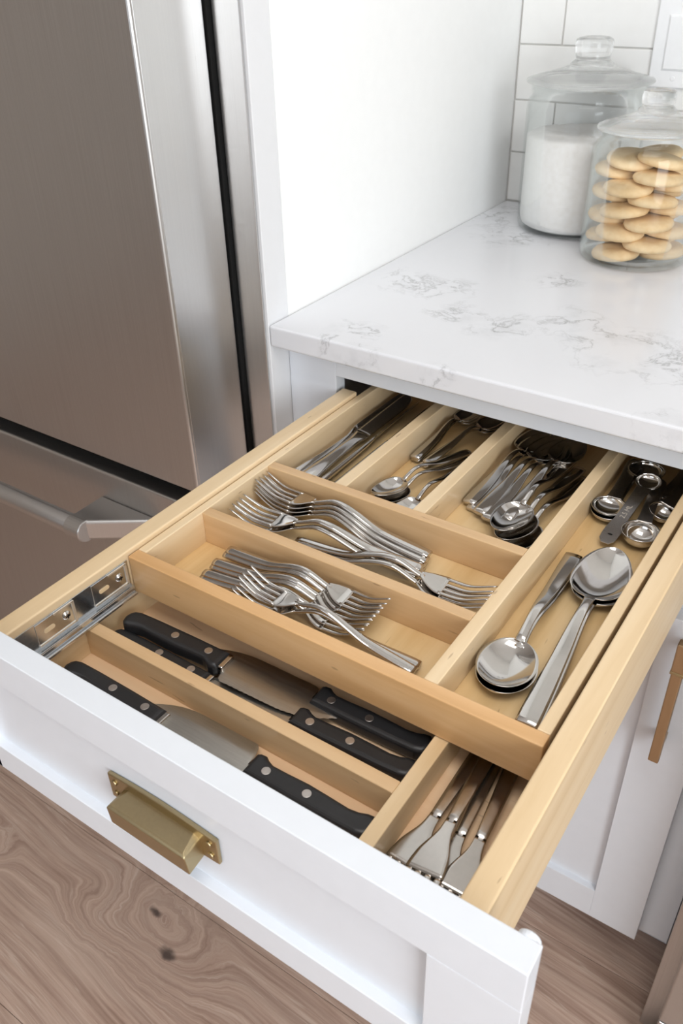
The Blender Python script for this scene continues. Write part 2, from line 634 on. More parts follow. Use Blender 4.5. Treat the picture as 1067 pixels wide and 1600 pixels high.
# ================================================================== REFRIGERATOR
fr = thing('refrigerator', 'tall brushed stainless refrigerator with freezer drawer at the left edge', 'refrigerator', (-0.5, 0.3, 0))
box('body', -0.955, -0.046, 0.004, 0.62, 0.02, 1.80, M_gasket, fr, 0.003)
box('gasket', -0.950, -0.0395, -0.0095, 0.0035, 0.05, 1.78, M_gasket, fr, 0.001)
box('side_trim', -0.0388, -0.0040, -0.0030, 0.0000, 0.0, 1.82, M_fridge_side, fr, 0.0008)
for nm, x0, x1 in (('door', -0.497, -0.0437), ('door', -0.955, -0.503)):
    d = box(nm, x0, x1, -0.1065, -0.0108, 0.7195, 1.78, M_fridge, fr, 0.0035, 3)
    box('edge_panel', x1 - 0.0004, x1 + 0.0008, -0.1025, -0.0115, 0.7235, 1.777, M_fridge_side, d, 0.0003)
fz = box('freezer_drawer', -0.955, -0.0437, -0.1065, -0.0108, 0.08, 0.6955, M_fridge, fr, 0.0035, 3)
box('gap_strip', -0.950, -0.05, -0.080, -0.0095, 0.690, 0.722, M_gasket, fr, 0)
# freezer bar handle: round bar held by a teardrop bracket at each end
HBY, HBZ, HBR = -0.1640, 0.6370, 0.0142
bar = cyl_bm(HBR, 0.56, 28, 0.001)
xform_bm(bar, Matrix.Translation((-0.775, HBY, HBZ)) @ Matrix.Rotation(PI / 2, 4, 'Y'))
bar_o = bm_obj('handle_bar', bar, M_fridge_side, fz, False)
for p in bar_o.data.polygons:
    p.use_smooth = len(p.vertices) == 4
def bracket(x0, x1, flare):
    """sleeve round the bar end and an arm that widens towards the freezer front"""
    sl = cyl_bm(0.0165, x1 - x0, 28, 0.0015)
    xform_bm(sl, Matrix.Translation((x0, HBY, HBZ)) @ Matrix.Rotation(PI / 2, 4, 'Y'))
    xa, xb = (x0, x1 + flare) if flare > 0 else (x0 + flare, x1)
    arm = prism([(x0, HBY), (x1, HBY), (xb, -0.1067), (xa, -0.1067)], HBZ - 0.0150, HBZ + 0.0158, 0.004, 3)
    me = bpy.data.meshes.new('tmp')
    arm.to_mesh(me)
    arm.free()
    sl.from_mesh(me)
    bpy.data.meshes.remove(me)
    return bm_obj('handle_bracket', sl, M_fridge_side, fz)
bracket(-0.236, -0.206, 0.085)
bracket(-0.794, -0.764, -0.085)

# ================================================================== BASE CABINET AND WORKTOP
cab = thing('base_cabinet', 'white shaker base cabinet under the veined worktop with its drawer pulled out', 'cabinet', (0.30, 0.3, 0))
YF = 0.035
box('side_panel', 0.001, 0.018, YF + .019, 0.63, 0.10, 0.886, M_white, cab, 0.0005)
box('side_panel', 0.587, 0.604, YF + .019, 0.63, 0.10, 0.886, M_white, cab, 0.0005)
box('back_panel', 0.018, 0.587, 0.618, 0.63, 0.10, 0.886, M_dark, cab, 0.0005)
box('bottom_panel', 0.018, 0.587, YF + .019, 0.618, 0.10, 0.118, M_white, cab, 0.0005)
box('face_stile', 0.0008, 0.0704, YF, YF + .019, 0.1175, 0.8875, M_white, cab, 0.0008)
box('face_stile', 0.5255, 0.6055, YF, YF + .019, 0.1175, 0.8875, M_white, cab, 0.0008)
box('face_rail', 0.0704, 0.5255, YF, YF + .019, 0.8524, 0.8875, M_white, cab, 0.0008)
box('face_rail', 0.0704, 0.5255, YF, YF + .019, 0.660, 0.700, M_white, cab, 0.0008)
box('toe_kick', 0.0008, 0.6055, 0.110, 0.125, 0.0, 0.102, M_white, cab, 0.0008)
# door: frame and recessed panel
DX0, DX1, DZ0, DZ1 = 0.034, 0.5665, 0.1185, 0.690
door = box('door', DX0, DX0 + .066, 0.0152, 0.0345, DZ0, DZ1, M_white, cab, 0.0005)
box('door_stile', DX1 - .066, DX1, 0.0152, 0.0345, DZ0, DZ1, M_white, door, 0.0005)
box('door_rail', DX0 + .066, DX1 - .066, 0.0152, 0.0345, DZ0, DZ0 + .060, M_white, door, 0.0005)
box('door_rail', DX0 + .066, DX1 - .066, 0.0152, 0.0345, DZ1 - .060, DZ1, M_white, door, 0.0005)
box('door_panel', DX0 + .060, DX1 - .060, 0.0240, 0.0320, DZ0 + .055, DZ1 - .055, M_white, door, 0.0004)
hb = boxes_obj('handle', [(0.5250, 0.5365, -0.0180, -0.0085, 0.5080, 0.6450), (0.5240, 0.5375, -0.0190, -0.0075, 0.6485, 0.6860),
                          (0.5265, 0.5350, -0.0100, 0.0152, 0.5180, 0.5300), (0.5265, 0.5350, -0.0100, 0.0152, 0.6580, 0.6700)], M_bronze, door, 0.0012)
box('collar', 0.5235, 0.5380, -0.0195, -0.0070, 0.6448, 0.6487, M_brass, door, 0.0008)

# worktop
wt_bm = box_bm(0.0006, 1.25, 0.0, 0.6490, 0.8878, 0.9140, 0.0028, 3)
wt = bm_obj('worktop', wt_bm, M_quartz)
tag(wt, 'white quartz worktop with faint grey veins above the drawer', 'worktop')

# stainless range at the right edge, side column down to the floor
nb = thing('kitchen_range', 'stainless steel range front reaching the floor at the lower right edge', 'range', (0.85, 0.2, 0))
box('side_column', 0.6065, 0.6300, -0.0224, 0.60, 0.0, 0.886, M_fridge, nb, 0.0015)
box('oven_door', 0.6275, 1.20, -0.0700, -0.0230, 0.1160, 0.880, M_fridge_side, nb, 0.0020)
box('base_drawer', 0.6275, 1.20, -0.0700, -0.0230, 0.010, 0.1120, M_fridge_side, nb, 0.0015)
box('body', 0.6305, 1.20, -0.0228, 0.62, 0.0, 0.886, M_gasket, nb, 0.0010)

# switch plate on the tiles
sw = thing('switch_plate', 'white rocker switch plate on the tiled wall behind the cookie jar', 'switch', (0.2425, 0.649, 1.1555))
box('plate', 0.2075, 0.2775, 0.6450, 0.6499, 1.0985, 1.2125, M_plate, sw, 0.0020, 3)
box('rocker_frame', 0.2245, 0.2605, 0.6440, 0.6455, 1.1210, 1.1900, M_plate, sw, 0.0006)
box('rocker', 0.2262, 0.2588, 0.6425, 0.6445, 1.1228, 1.1882, M_plate, sw, 0.0008)
for zz in (1.1110, 1.2000):
    c = cyl_bm(0.003, 0.0012, 14, 0.0003)
    xform_bm(c, Matrix.Translation((0.2425, 0.6452, zz)) @ Matrix.Rotation(PI / 2, 4, 'X'))
    bm_obj('screw', c, M_plate, sw)

# ================================================================== DRAWER
ZD = 0.835
XL0, XL1, XR0, XR1 = 0.0755, 0.0958, 0.5010, 0.5190
YB = -0.4845      # back face of the drawer front
dr = boxes_obj('drawer', [(XL1 - .001, XR0 + .001, YB, 0.176, 0.7480, 0.7590), (XL1, XR0, 0.176, 0.190, 0.7360, 0.786)], M_ply_x, cab, 0.0003)
dr['label'] = 'pulled out maple drawer box'
box('side', XL0, XL1, YB, 0.0425, 0.7355, ZD, M_maple_y, dr, 0.0016, 3)
box('side', XR0, XR1, YB, 0.0425, 0.7355, ZD, M_maple_y, dr, 0.0016, 3)
box('rear_side', XL0 + .001, XL1 - .001, 0.0425, 0.190, 0.7360, 0.786, M_maple_y, dr, 0.0010)
box('rear_side', XR0 + .001, XR1 - .001, 0.0425, 0.190, 0.7360, 0.786, M_maple_y, dr, 0.0010)
box('divider', XL1, 0.4146, -0.3987, -0.3870, 0.7590, 0.7900, M_maple_x, dr, 0.0008)
box('divider', 0.4146, 0.4264, YB, 0.170, 0.7590, 0.7900, M_maple_y, dr, 0.0008)
# shaker front: two stiles, two rails, recessed panel
GX0, GX1, GY0, GY1, GZ0, GZ1 = 0.0300, 0.5555, -0.5030, YB, 0.7035, 0.8650
box('front_rail', GX0, GX1, GY0, GY1, 0.8280, GZ1, M_white, dr, 0.0007, 2)
box('front_rail', GX0 + .05, GX1 - .0560, GY0, GY1, GZ0, 0.7362, M_white, dr, 0.0007, 2)
box('front_stile', GX1 - .0560, GX1, GY0, GY1, GZ0, 0.8279, M_white, dr, 0.0004, 2)
box('front_stile', GX0, GX0 + .0560, GY0, GY1, GZ0, 0.8279, M_white, dr, 0.0004, 2)
box('front_panel', GX0 + .05, GX1 - .05, -0.4955, -0.4880, GZ0 + .03, 0.8300, M_white, dr, 0.0003)
# round bumper behind the top right corner of the front
bp_ = cyl_bm(0.0065, 0.004, 20, 0.001)
xform_bm(bp_, Matrix.Translation((0.5475, GY1 + 0.0038, GZ1 - 0.0058)) @ Matrix.Rotation(PI / 2, 4, 'X'))
bm_obj('bumper', bp_, M_white, dr)

# brass cup pull
pull = None
PY = -0.4957
pl = []
for i in range(9):
    t = i / 8
    pl.append((0.2345 + 0.104 * t, 0.7940 + 0.0030 * math.sin(PI * t)))
for i in range(9):
    t = 1 - i / 8
    pl.append((0.2345 + 0.104 * t, 0.7690 - 0.0020 * math.sin(PI * t)))
bm = prism(pl, 0, 0.0036, 0.0008, 2)
xform_bm(bm, Matrix(((1, 0, 0, 0), (0, 0, -1, PY), (0, 1, 0, 0), (0, 0, 0, 1))))
pull = bm_obj('cup_pull', bm, M_brass, dr)
pull['label'] = 'satin brass cup pull'
def cup():
    # hood cross-section swept along x: flat roof leaning forward, front lip hanging down
    x0, x1 = 0.2500, 0.3230
    ins = 0.0050
    top = [(x0 + ins, PY - 0.003, 0.7885), (x1 - ins, PY - 0.003, 0.7885), (x1 - 0.001, -0.5140, 0.7865), (x0 + 0.001, -0.5140, 0.7865)]
    mid = [(x0, PY - 0.003, 0.7860), (x1, PY - 0.003, 0.7860), (x1 + 0.0008, -0.5160, 0.7845), (x0 - 0.0008, -0.5160, 0.7845)]
    low = [(x0 - 0.002, PY - 0.003, 0.7690), (x1 + 0.002, PY - 0.003, 0.7690), (x1 + 0.0015, -0.5145, 0.7650), (x0 - 0.0015, -0.5145, 0.7650)]
    t = 0.0016
    inn = [(low[0][0] + t, low[0][1], 0.769), (low[1][0] - t, low[1][1], 0.769), (low[2][0] - t, low[2][1] + t, 0.7650), (low[3][0] + t, low[3][1] + t, 0.7650)]
    int_ = [(x0 + t + .001, PY - 0.003, 0.7845), (x1 - t - .001, PY - 0.003, 0.7845), (x1 - t, -0.5140 + t, 0.7830), (x0 + t, -0.5140 + t, 0.7830)]
    vs = top + mid + low + inn + int_
    fs = [(0, 1, 2, 3)]
    for a, b in ((0, 4), (4, 8), (8, 12), (12, 16)):
        for i, j in ((0, 3), (3, 2), (2, 1)):
            fs.append((a + i, a + j, b + j, b + i))
    fs.append((16, 17, 18, 19))
    me = bpy.data.meshes.new('hood')
    me.from_pydata(vs, [], fs)
    b2 = bmesh.new()
    b2.from_mesh(me)
    bmesh.ops.recalc_face_normals(b2, faces=b2.faces)
    bmesh.ops.bevel(b2, geom=[e for e in b2.edges if e.is_manifold], offset=0.0007, segments=2, affect='EDGES', profile=0.5)
    b2.to_mesh(me)
    b2.free()
    return link_mesh('hood', me, M_brass, dr)
cup()
for (sx, sz) in ((0.2410, 0.7875), (0.2405, 0.7755), (0.3315, 0.7875), (0.3320, 0.7755)):
    c = cyl_bm(0.0026, 0.0016, 14, 0.0006)
    xform_bm(c, Matrix.Translation((sx, PY - 0.0034, sz)) @ Matrix.Rotation(PI / 2, 4, 'X'))
    bm_obj('screw', c, M_brass, dr)

# slide rail for the inner tray, screwed to the left side
rail = box('slide_rail', XL1, XL1 + 0.0009, -0.4835, -0.3395, 0.8000, 0.8275, M_zinc, dr, 0.0002)
rail['label'] = 'zinc plated slide with two screws'
slide, rail = rail, dr
box('lip', XL1, XL1 + 0.0050, -0.4835, -0.3395, 0.7985, 0.8000, M_zinc, rail, 0.0004)
box('lip', XL1 + 0.0030, XL1 + 0.0052, -0.4835, -0.3395, 0.7935, 0.7987, M_zinc, rail, 0.0006)
box('lip', XL1, XL1 + 0.0078, -0.4835, -0.3395, 0.7905, 0.7935, M_zinc, rail, 0.0009)
for ys in (-0.4130, -0.3520):
    box('tab', XL1 + 0.0009, XL1 + 0.0016, ys - 0.031, ys + 0.0085, 0.8035, 0.8262, M_zinc, rail, 0.0002)
    # bright pressed border of the tab
    for (a, b, c, d_) in ((ys - 0.031, ys + 0.0085, 0.8030, 0.8052), (ys + 0.0070, ys + 0.0098, 0.8030, 0.8262), (ys - 0.012, ys + 0.0095, 0.8245, 0.8265)):
        box('tab_border', XL1 + 0.0014, XL1 + 0.0024, a, b, c, d_, M_zinc_warm, rail, 0.0004)
    sl = prism([(ys - 0.0185 + (0.0035 if math.cos(t) > 0 else -0.0035) + 0.0022 * math.cos(t), 0.8150 + 0.0022 * math.sin(t)) for t in [2 * PI * i / 16 for i in range(16)]], 0, 0.0006)
    xform_bm(sl, Matrix(((0, 0, 1, XL1 + 0.0015), (1, 0, 0, 0), (0, 1, 0, 0), (0, 0, 0, 1))))
    bm_obj('slot', sl, M_maple_y, rail)
    vs, fs = lathe([(0.0, 0.0024), (0.0020, 0.0022), (0.0036, 0.0012), (0.0042, 0.0)], 20)
    s_ = new_obj('screw', vs, fs, M_steel, None, True)
    s_.matrix_basis = Matrix.Translation((XL1 + 0.0016, ys, 0.8160)) @ Matrix.Rotation(PI / 2, 4, 'Y')
    par(s_, rail)
    # cross recess
    for k_ in (0, 1):
        cr = box('cross_slot', XL1 + 0.0034, XL1 + 0.0042, ys - (0.0021 if k_ else 0.0005), ys + (0.0021 if k_ else 0.0005),
                 0.8160 - (0.0005 if k_ else 0.0021), 0.8160 + (0.0005 if k_ else 0.0021), M_dark, rail, 0.0001)

# ================================================================== CUTLERY TRAY
tr = thing('cutlery_tray', 'sliding maple cutlery tray with six compartments on top of the drawer', 'tray', (0.297, -0.09, 0.791))
TX0, TX1, TY0, TY1, TB, TT, TF = 0.0975, 0.4970, -0.3380, 0.1720, 0.7910, 0.8310, 0.7955
TL, TR = 0.1070, 0.4870
box('front_board', TX0, TX1, TY0, TY0 + .0128, TB, TT, M_maple_front, tr, 0.0010)
box('side_board', TX0, TL, TY0 + .0128, TY1, TB, TT, M_maple_y, tr, 0.0010)
box('side_board', TR, TX1, TY0 + .0128, TY1, TB, TT, M_maple_y, tr, 0.0010)
box('back_board', TL, TR, TY1 - .012, TY1, TB, TT, M_maple_x, tr, 0.0010)
box('tray_bottom', TL - .001, TR + .001, TY0 + .012, TY1 - .011, TB + .0005, TF, M_ply, tr, 0.0002)
box('divider', TL, 0.3965, -0.2490, -0.2372, TF, TT - .0006, M_maple_x, tr, 0.0008)
box('divider', TL, 0.3965, -0.1462, -0.1345, TF, TT - .0006, M_maple_x, tr, 0.0008)
box('divider', 0.3965, 0.4085, TY0 + .0128, TY1 - .012, TF, TT - .0006, M_maple_y, tr, 0.0008)
box('divider', 0.1850, 0.1985, -0.1345, TY1 - .012, TF, TT - .0012, M_maple_y, tr, 0.0008)
box('divider', 0.2760, 0.2895, -0.1345, TY1 - .012, TF, TT - .0012, M_maple_y, tr, 0.0008)

# ================================================================== CUTLERY
def interp(tab, x):
    """smooth curve through the table points"""
    n = len(tab)
    if x <= tab[0][0]:
        return tab[0][1]
    if x >= tab[-1][0]:
        return tab[-1][1]
    i = 0
    while x > tab[i + 1][0]:
        i += 1
    d = [(tab[j + 1][1] - tab[j][1]) / (tab[j + 1][0] - tab[j][0]) for j in range(n - 1)]
    def slope(j):
        if j == 0:
            return d[0]
        if j == n - 1:
            return d[-1]
        if d[j - 1] * d[j] <= 0:
            return 0.0
        h0, h1 = tab[j][0] - tab[j - 1][0], tab[j + 1][0] - tab[j][0]
        w0, w1 = 2 * h1 + h0, h1 + 2 * h0
        return (w0 + w1) / (w0 / d[j - 1] + w1 / d[j])
    h = tab[i + 1][0] - tab[i][0]
    t = (x - tab[i][0]) / h
    return ((1 + 2 * t) * (1 - t) ** 2 * tab[i][1] + t * (1 - t) ** 2 * h * slope(i)
            + t * t * (3 - 2 * t) * tab[i + 1][1] + t * t * (t - 1) * h * slope(i + 1))

def loft(st, M=8):
    vs, fs = [], []
    n = len(st)
    for (x, yc, zc, w, t, cup) in st:
        for side in (1, -1):
            for i in range(M + 1):
                u = -1 + 2 * i / M
                e = math.sqrt(max(0.0, 1 - 0.88 * u * u))
                vs.append((x, yc + w * u, zc + cup * u * u + side * t / 2 * e))
    S = 2 * (M + 1)
    for k in range(n - 1):
        a, b = k * S, (k + 1) * S
        for i in range(M):
            fs.append((a + i, a + i + 1, b + i + 1, b + i))
            fs.append((a + M + 1 + i, b + M + 1 + i, b + M + 2 + i, a + M + 2 + i))
        fs.append((a, b, b + M + 1, a + M + 1))
        fs.append((a + M, a + S - 1, b + S - 1, b + M))
    fs.append(tuple(range(0, M + 1)) + tuple(range(S - 1, M, -1)))
    a = (n - 1) * S
    fs.append(tuple(a + i for i in list(range(0, M + 1)) + list(range(S - 1, M, -1))))
    return vs, fs

def join(parts):
    vs, fs = [], []
    for v, f in parts:
        o = len(vs)
        vs += v
        fs += [tuple(i + o for i in q) for q in f]
    return vs, fs

def handle_stations(L, wtab, ztab, ttab, n=22):
    return [(L * i / n, 0.0, interp(ztab, L * i / n), interp(wtab, L * i / n), interp(ttab, L * i / n), 0.0) for i in range(n + 1)]

def make_spoon(name, L, bl, bw, hw=0.0072, arch=0.012, depth=0.0075, mat=None, round_bowl=False, flat=False):
    mat = mat or M_steel
    root = thing(name, '', '', (0, 0, 0))
    xn = L - bl
    t_end = 0.0048
    ztab = [(0, 0.0032), (xn * .45, 0.0045 + arch * .30), (xn * .80, 0.0035 + arch), (xn + .002, depth + 0.0012)]
    wtab = [(0, hw * .84), (xn * .03, hw * .98), (xn * .14, hw), (xn * .36, hw * .88), (xn * .66, hw * .48), (xn * .88, hw * .36), (xn + .002, hw * .38)]
    ttab = [(0, t_end), (xn * .5, 0.0026), (xn * .9, 0.0034), (xn + .002, 0.0024)]
    if flat:
        wtab = [(0, hw), (xn * .05, hw), (xn * .55, hw * .72), (xn * .90, hw * .48), (xn + .002, hw * .55)]
        ttab = [(0, 0.0036), (xn * .5, 0.0030), (xn * .9, 0.0036), (xn + .002, 0.0024)]
    hs = handle_stations(xn + .002, wtab, ztab, ttab)
    v, f = loft(hs, 8)
    new_obj('handle', v, f, mat, root, True)
    st = []
    N = 24
    for i in range(N + 1):
        q = i / N
        qq = 0.5 - 0.5 * math.cos(PI * q)
        if round_bowl:
            w = bw / 2 * math.sqrt(max(0, 1 - (2 * qq - 1) ** 2))
        else:
            e = qq ** 0.80
            w = bw / 2 * math.sqrt(max(0, 1 - (2 * e - 1) ** 2)) * (1.06 - 0.10 * e)
        w0 = hw * .38 * max(0, 1 - qq * 7)
        w = max(w, w0, 0.0006)
        d = depth * min(1.0, (w / (bw / 2)) ** 1.25)
        rim = depth + 0.0012 - 0.0010 * math.sin(PI * qq) + 0.0008 * qq
        st.append((xn + bl * qq, 0.0, rim - d, w, 0.0017, d))
    v, f = loft(st, 16)
    new_obj('bowl', v, f, mat, root, True)
    return root

def make_fork(name, L, mat=None, hw=0.0072, width=0.0245, arch=0.011):
    mat = mat or M_steel
    root = thing(name, '', '', (0, 0, 0))
    xh = L * 0.66
    xr = L * 0.765
    ztab = [(0, 0.0030), (L * .25, 0.0058), (L * .52, 0.0035 + arch), (xh, 0.0085), (xr, 0.0030), (L * .85, 0.0026), (L, 0.0125)]
    wtab = [(0, hw * .90), (L * .012, hw), (L * .10, hw * .98), (L * .42, hw * .66), (xh * .95, hw * .48), (xh + .004, hw * .52)]
    ttab = [(0, 0.0050), (L * .3, 0.0038), (L * .55, 0.0040), (xh + .004, 0.0028)]
    v, f = loft(handle_stations(xh + .004, wtab, ztab, ttab, 26), 8)
    new_obj('handle', v, f, mat, root, True)
    hw2 = width / 2
    hwtab = [(xh, hw * .52), (xh + (xr - xh) * .55, hw2 * .80), (xr, hw2), (xr + .004, hw2)]
    st = []
    for i in range(13):
        x = xh + (xr + .003 - xh) * i / 12
        st.append((x, 0, interp(ztab, x), interp(hwtab, x), 0.0026, 0.0012))
    parts = [loft(st, 12)]
    tw = hw2 * 0.155
    for k in range(4):
        yk = (-1 + 2 * k / 3) * (hw2 - tw)
        st = []
        for i in range(13):
            q = i / 12
            x = xr + (L - xr) * q
            u = yk / hw2
            yy = yk * (1 - 0.10 * q)
            st.append((x, yy, interp(ztab, x) + 0.0012 * u * u, tw * (1.0 - 0.55 * q ** 2.5), 0.0024 * (1 - 0.55 * q), 0))
        parts.append(loft(st, 4))
    v, f = join(parts)
    new_obj('head', v, f, mat, root, True)
    return root

def make_dinner_knife(name, L=0.232):
    root = thing(name, '', '', (0, 0, 0))
    hl = 0.118
    wtab = [(0, 0.0098), (0.012, 0.0094), (0.060, 0.0066), (0.098, 0.0062), (0.112, 0.0085), (hl, 0.0090)]
    ttab = [(0, 0.0078), (0.05, 0.0066), (0.10, 0.0052), (hl, 0.0030)]
    st = []
    for i in range(25):
        x = hl * i / 24
        st.append((x, 0, 0.0045, interp(wtab, x), interp(ttab, x), 0))
    v, f = loft(st, 10)
    new_obj('handle', v, f, M_steel, root, True)
    bl = L - hl
    st = []
    for i in range(21):
        q = i / 20
        x = hl - .002 + (bl + .002) * q
        w = interp([(0, .0088), (.12, .0092), (.7, .0098), (.88, .0085), (.97, .0045), (1, .0008)], q)
        st.append((x, (0.0098 - w) * 0.6, 0.0045, w, 0.0016, 0))
    v, f = loft(st, 6)
    new_obj('blade', v, f, M_satin, root, True)
    return root

def make_serving_fork(name, L=0.192):
    root = thing(name, '', '', (0, 0, 0))
    xn = 0.126
    ztab = [(0, 0.003), (xn * .6, 0.0045), (xn, 0.0052), (L, 0.0025)]
    st = [(xn * i / 16, 0, interp(ztab, xn * i / 16), interp([(0, .0068), (xn * .55, .0058), (xn, .0040)], xn * i / 16), 0.0022, 0) for i in range(17)]
    v, f = loft(st, 6)
    new_obj('handle', v, f, M_satin, root, True)
    parts = []
    xr = 0.1685
    wt_ = [(xn - .003, .0040), (xn + .006, .0046), (xn + .030, .0120), (xr, .0136), (L, .0136)]
    st = []
    for i in range(15):
        x = xn - .003 + (xr - xn + .003) * i / 14
        st.append((x, 0, interp(ztab, x), interp(wt_, x), 0.0020, 0.0004))
    parts.append(loft(st, 10))
    tw = 0.0136 * 0.205
    for k in range(4):
        yk = (-1 + 2 * k / 3) * (0.0136 - tw)
        st = [(xr - .001 + (L - xr + .001) * q / 6, yk, interp(ztab, xr + (L - xr) * q / 6), tw * (1 - .5 * (q / 6) ** 4), 0.0018, 0) for q in range(7)]
        parts.append(loft(st, 4))
    v, f = join(parts)
    new_obj('head', v, f, M_satin, root, True)
    return root

def make_measuring_spoon(name, r, depth, hl, hw):
    root = thing(name, '', '', (0, 0, 0))
    prof = []
    N = 12
    for i in range(N + 1):
        a = PI / 2 * i / N
        prof.append((r * math.sin(a), depth * (1 - math.cos(a))))
    prof.append((r + 0.0012, depth + 0.0004))
    prof.append((r + 0.0010, depth - 0.0006))
    for i in range(N, -1, -1):
        a = PI / 2 * i / N
        prof.append(((r + 0.0007) * math.sin(a), depth * (1 - math.cos(a)) - 0.0007 * math.cos(a)))
    vs, fs = lathe(prof, 36)
    vs = [(x, y_, z + 0.0007) for x, y_, z in vs]
    new_obj('bowl', vs, fs, M_steel, root, True)
    # flat strip handle with widened end
    z = depth + 0.0008
    pts = []
    tab = [(r * .94, hw * .55), (r + .012, hw * .48), (r + hl * .55, hw * .46), (r + hl * .8, hw * .60), (r + hl * .93, hw * .56), (r + hl, hw * .28)]
    xs = [r * .94 + (hl + r * .06) * i / 18 for i in range(19)]
    up = [(x, interp(tab, x)) for x in xs]
    pts = up + [(x, -w) for x, w in reversed(up)]
    bm = prism(pts, z - 0.0007, z + 0.0007, 0.0003, 1)
    bm_obj('handle', bm, M_dsteel, root)
    sl = prism([(r + hl * .86 + 0.0012 * math.cos(t), 0.0024 * math.sin(t)) for t in [2 * PI * i / 14 for i in range(14)]], z + 0.0004, z + 0.00085)
    bm_obj('hole', sl, M_dark, root)
    return root

used = set()
def put(proto, h, t, L, z, label, cat, group, roll=0.0, pitch=0.0):
    """lay a utensil: handle end near h, tip near t (plan), z of its lowest point"""
    if id(proto) in used:
        o = copy_tree(proto)
    else:
        used.add(id(proto))
        o = proto
    dx, dy = t[0] - h[0], t[1] - h[1]
    d = math.hypot(dx, dy)
    cx, cy = (h[0] + t[0]) / 2, (h[1] + t[1]) / 2
    o.location = (cx - dx / d * L / 2, cy - dy / d * L / 2, z)
    o.rotation_euler = (roll, pitch, math.atan2(dy, dx))
    tag(o, label, cat, group)
    return o

# --- small forks, front compartment
LS = 0.176
small_fork = make_fork('fork', LS, M_steel, 0.0052, 0.0225, 0.0135)
G = 'small forks in the front compartment'
nest = [((0.152, -0.2625), (0.325, -0.2640), 0.0130, 'uppermost and rearmost small fork with handle to the left, tines right'),
        ((0.150, -0.2660), (0.324, -0.2680), 0.0100, 'second small fork under the rearmost one, handle left'),
        ((0.146, -0.2790), (0.322, -0.2700), 0.0075, 'small fork in the middle of the nested stack, handle left'),
        ((0.148, -0.2820), (0.320, -0.2740), 0.0050, 'small fork just below the middle of the nested stack'),
        ((0.147, -0.2920), (0.317, -0.2790), 0.0025, 'small fork near the bottom of the stack, handle end by the front board'),
        ((0.151, -0.2960), (0.313, -0.2840), 0.0002, 'lowest small fork of the nested stack, tines nearest the tray bottom')]
for h, t, z, lab in nest:
    put(small_fork, h, t, LS, TF + z + 0.0006, lab, 'fork', G, 0.10, -0.02)
put(small_fork, (0.3735, -0.2990), (0.2000, -0.2990), LS, TF + 0.0050, 'small fork lying on the others with tines up to the left', 'fork', G, 0.0, -0.110)
put(small_fork, (0.3770, -0.2890), (0.1960, -0.3110), LS, TF + 0.0030, 'small fork half hidden by the front board with tines to the left', 'fork', G, 0.10, -0.075)

# --- dinner forks, second compartment
LF = 0.203
big_fork = make_fork('fork', LF, M_steel, 0.0060, 0.0255, 0.0150)
G = 'dinner forks in the second compartment'
put(big_fork, (0.3130, -0.1640), (0.1090, -0.1620), LF, TF + 0.0100, 'top dinner fork of the stack against the rear divider, tines left', 'fork', G, 0.05, -0.045)
put(big_fork, (0.3140, -0.1700), (0.1090, -0.1635), LF, TF + 0.0070, 'second dinner fork of the stack against the rear divider', 'fork', G, 0.05, -0.040)
put(big_fork, (0.3145, -0.1750), (0.1095, -0.1650), LF, TF + 0.0035, 'third dinner fork of the stack against the rear divider', 'fork', G, 0.05, -0.040)
put(big_fork, (0.3150, -0.1790), (0.1100, -0.1670), LF, TF + 0.0005, 'bottom dinner fork of the stack against the rear divider', 'fork', G, 0.05, -0.040)
put(big_fork, (0.3140, -0.1850), (0.1160, -0.2050), LF, TF + 0.0090, 'shiny dinner fork lying across with tines to the left', 'fork', G, 0.0, -0.035)
put(big_fork, (0.3150, -0.1900), (0.1140, -0.2090), LF, TF + 0.0045, 'dinner fork hidden under the shiny one, tines left', 'fork', G, 0.0, -0.035)
put(big_fork, (0.1880, -0.2060), (0.3900, -0.1900), LF, TF + 0.0040, 'dinner fork with its tines to the right, uppermost of two', 'fork', G, 0.0, -0.01)
put(big_fork, (0.1900, -0.2120), (0.3880, -0.1980), LF, TF + 0.0005, 'dinner fork with its tines to the right, lower of two', 'fork', G, 0.0, -0.01)

# --- dinner knives, rear left compartment
LK = 0.232
dk = make_dinner_knife('dinner_knife', LK)
G = 'dinner knives in the rear left compartment'
put(dk, (0.1310, -0.1160), (0.1300, 0.1150), LK, TF + 0.0065, 'dinner knife lying flat on top of the other knives', 'knife', G, 0.18, -0.01)
put(dk, (0.1160, -0.1120), (0.1200, 0.1180), LK, TF + 0.0060, 'dinner knife on edge against the left board of the tray', 'knife', G, 1.05, 0.0)
put(dk, (0.1520, -0.1180), (0.1480, 0.1120), LK, TF + 0.0060, 'dinner knife on edge, third from the left board', 'knife', G, -0.95, 0.0)
put(dk, (0.1680, -0.1190), (0.1640, 0.1110), LK, TF + 0.0050, 'dinner knife on edge nearest the teaspoon compartment', 'knife', G, -0.95, 0.0)

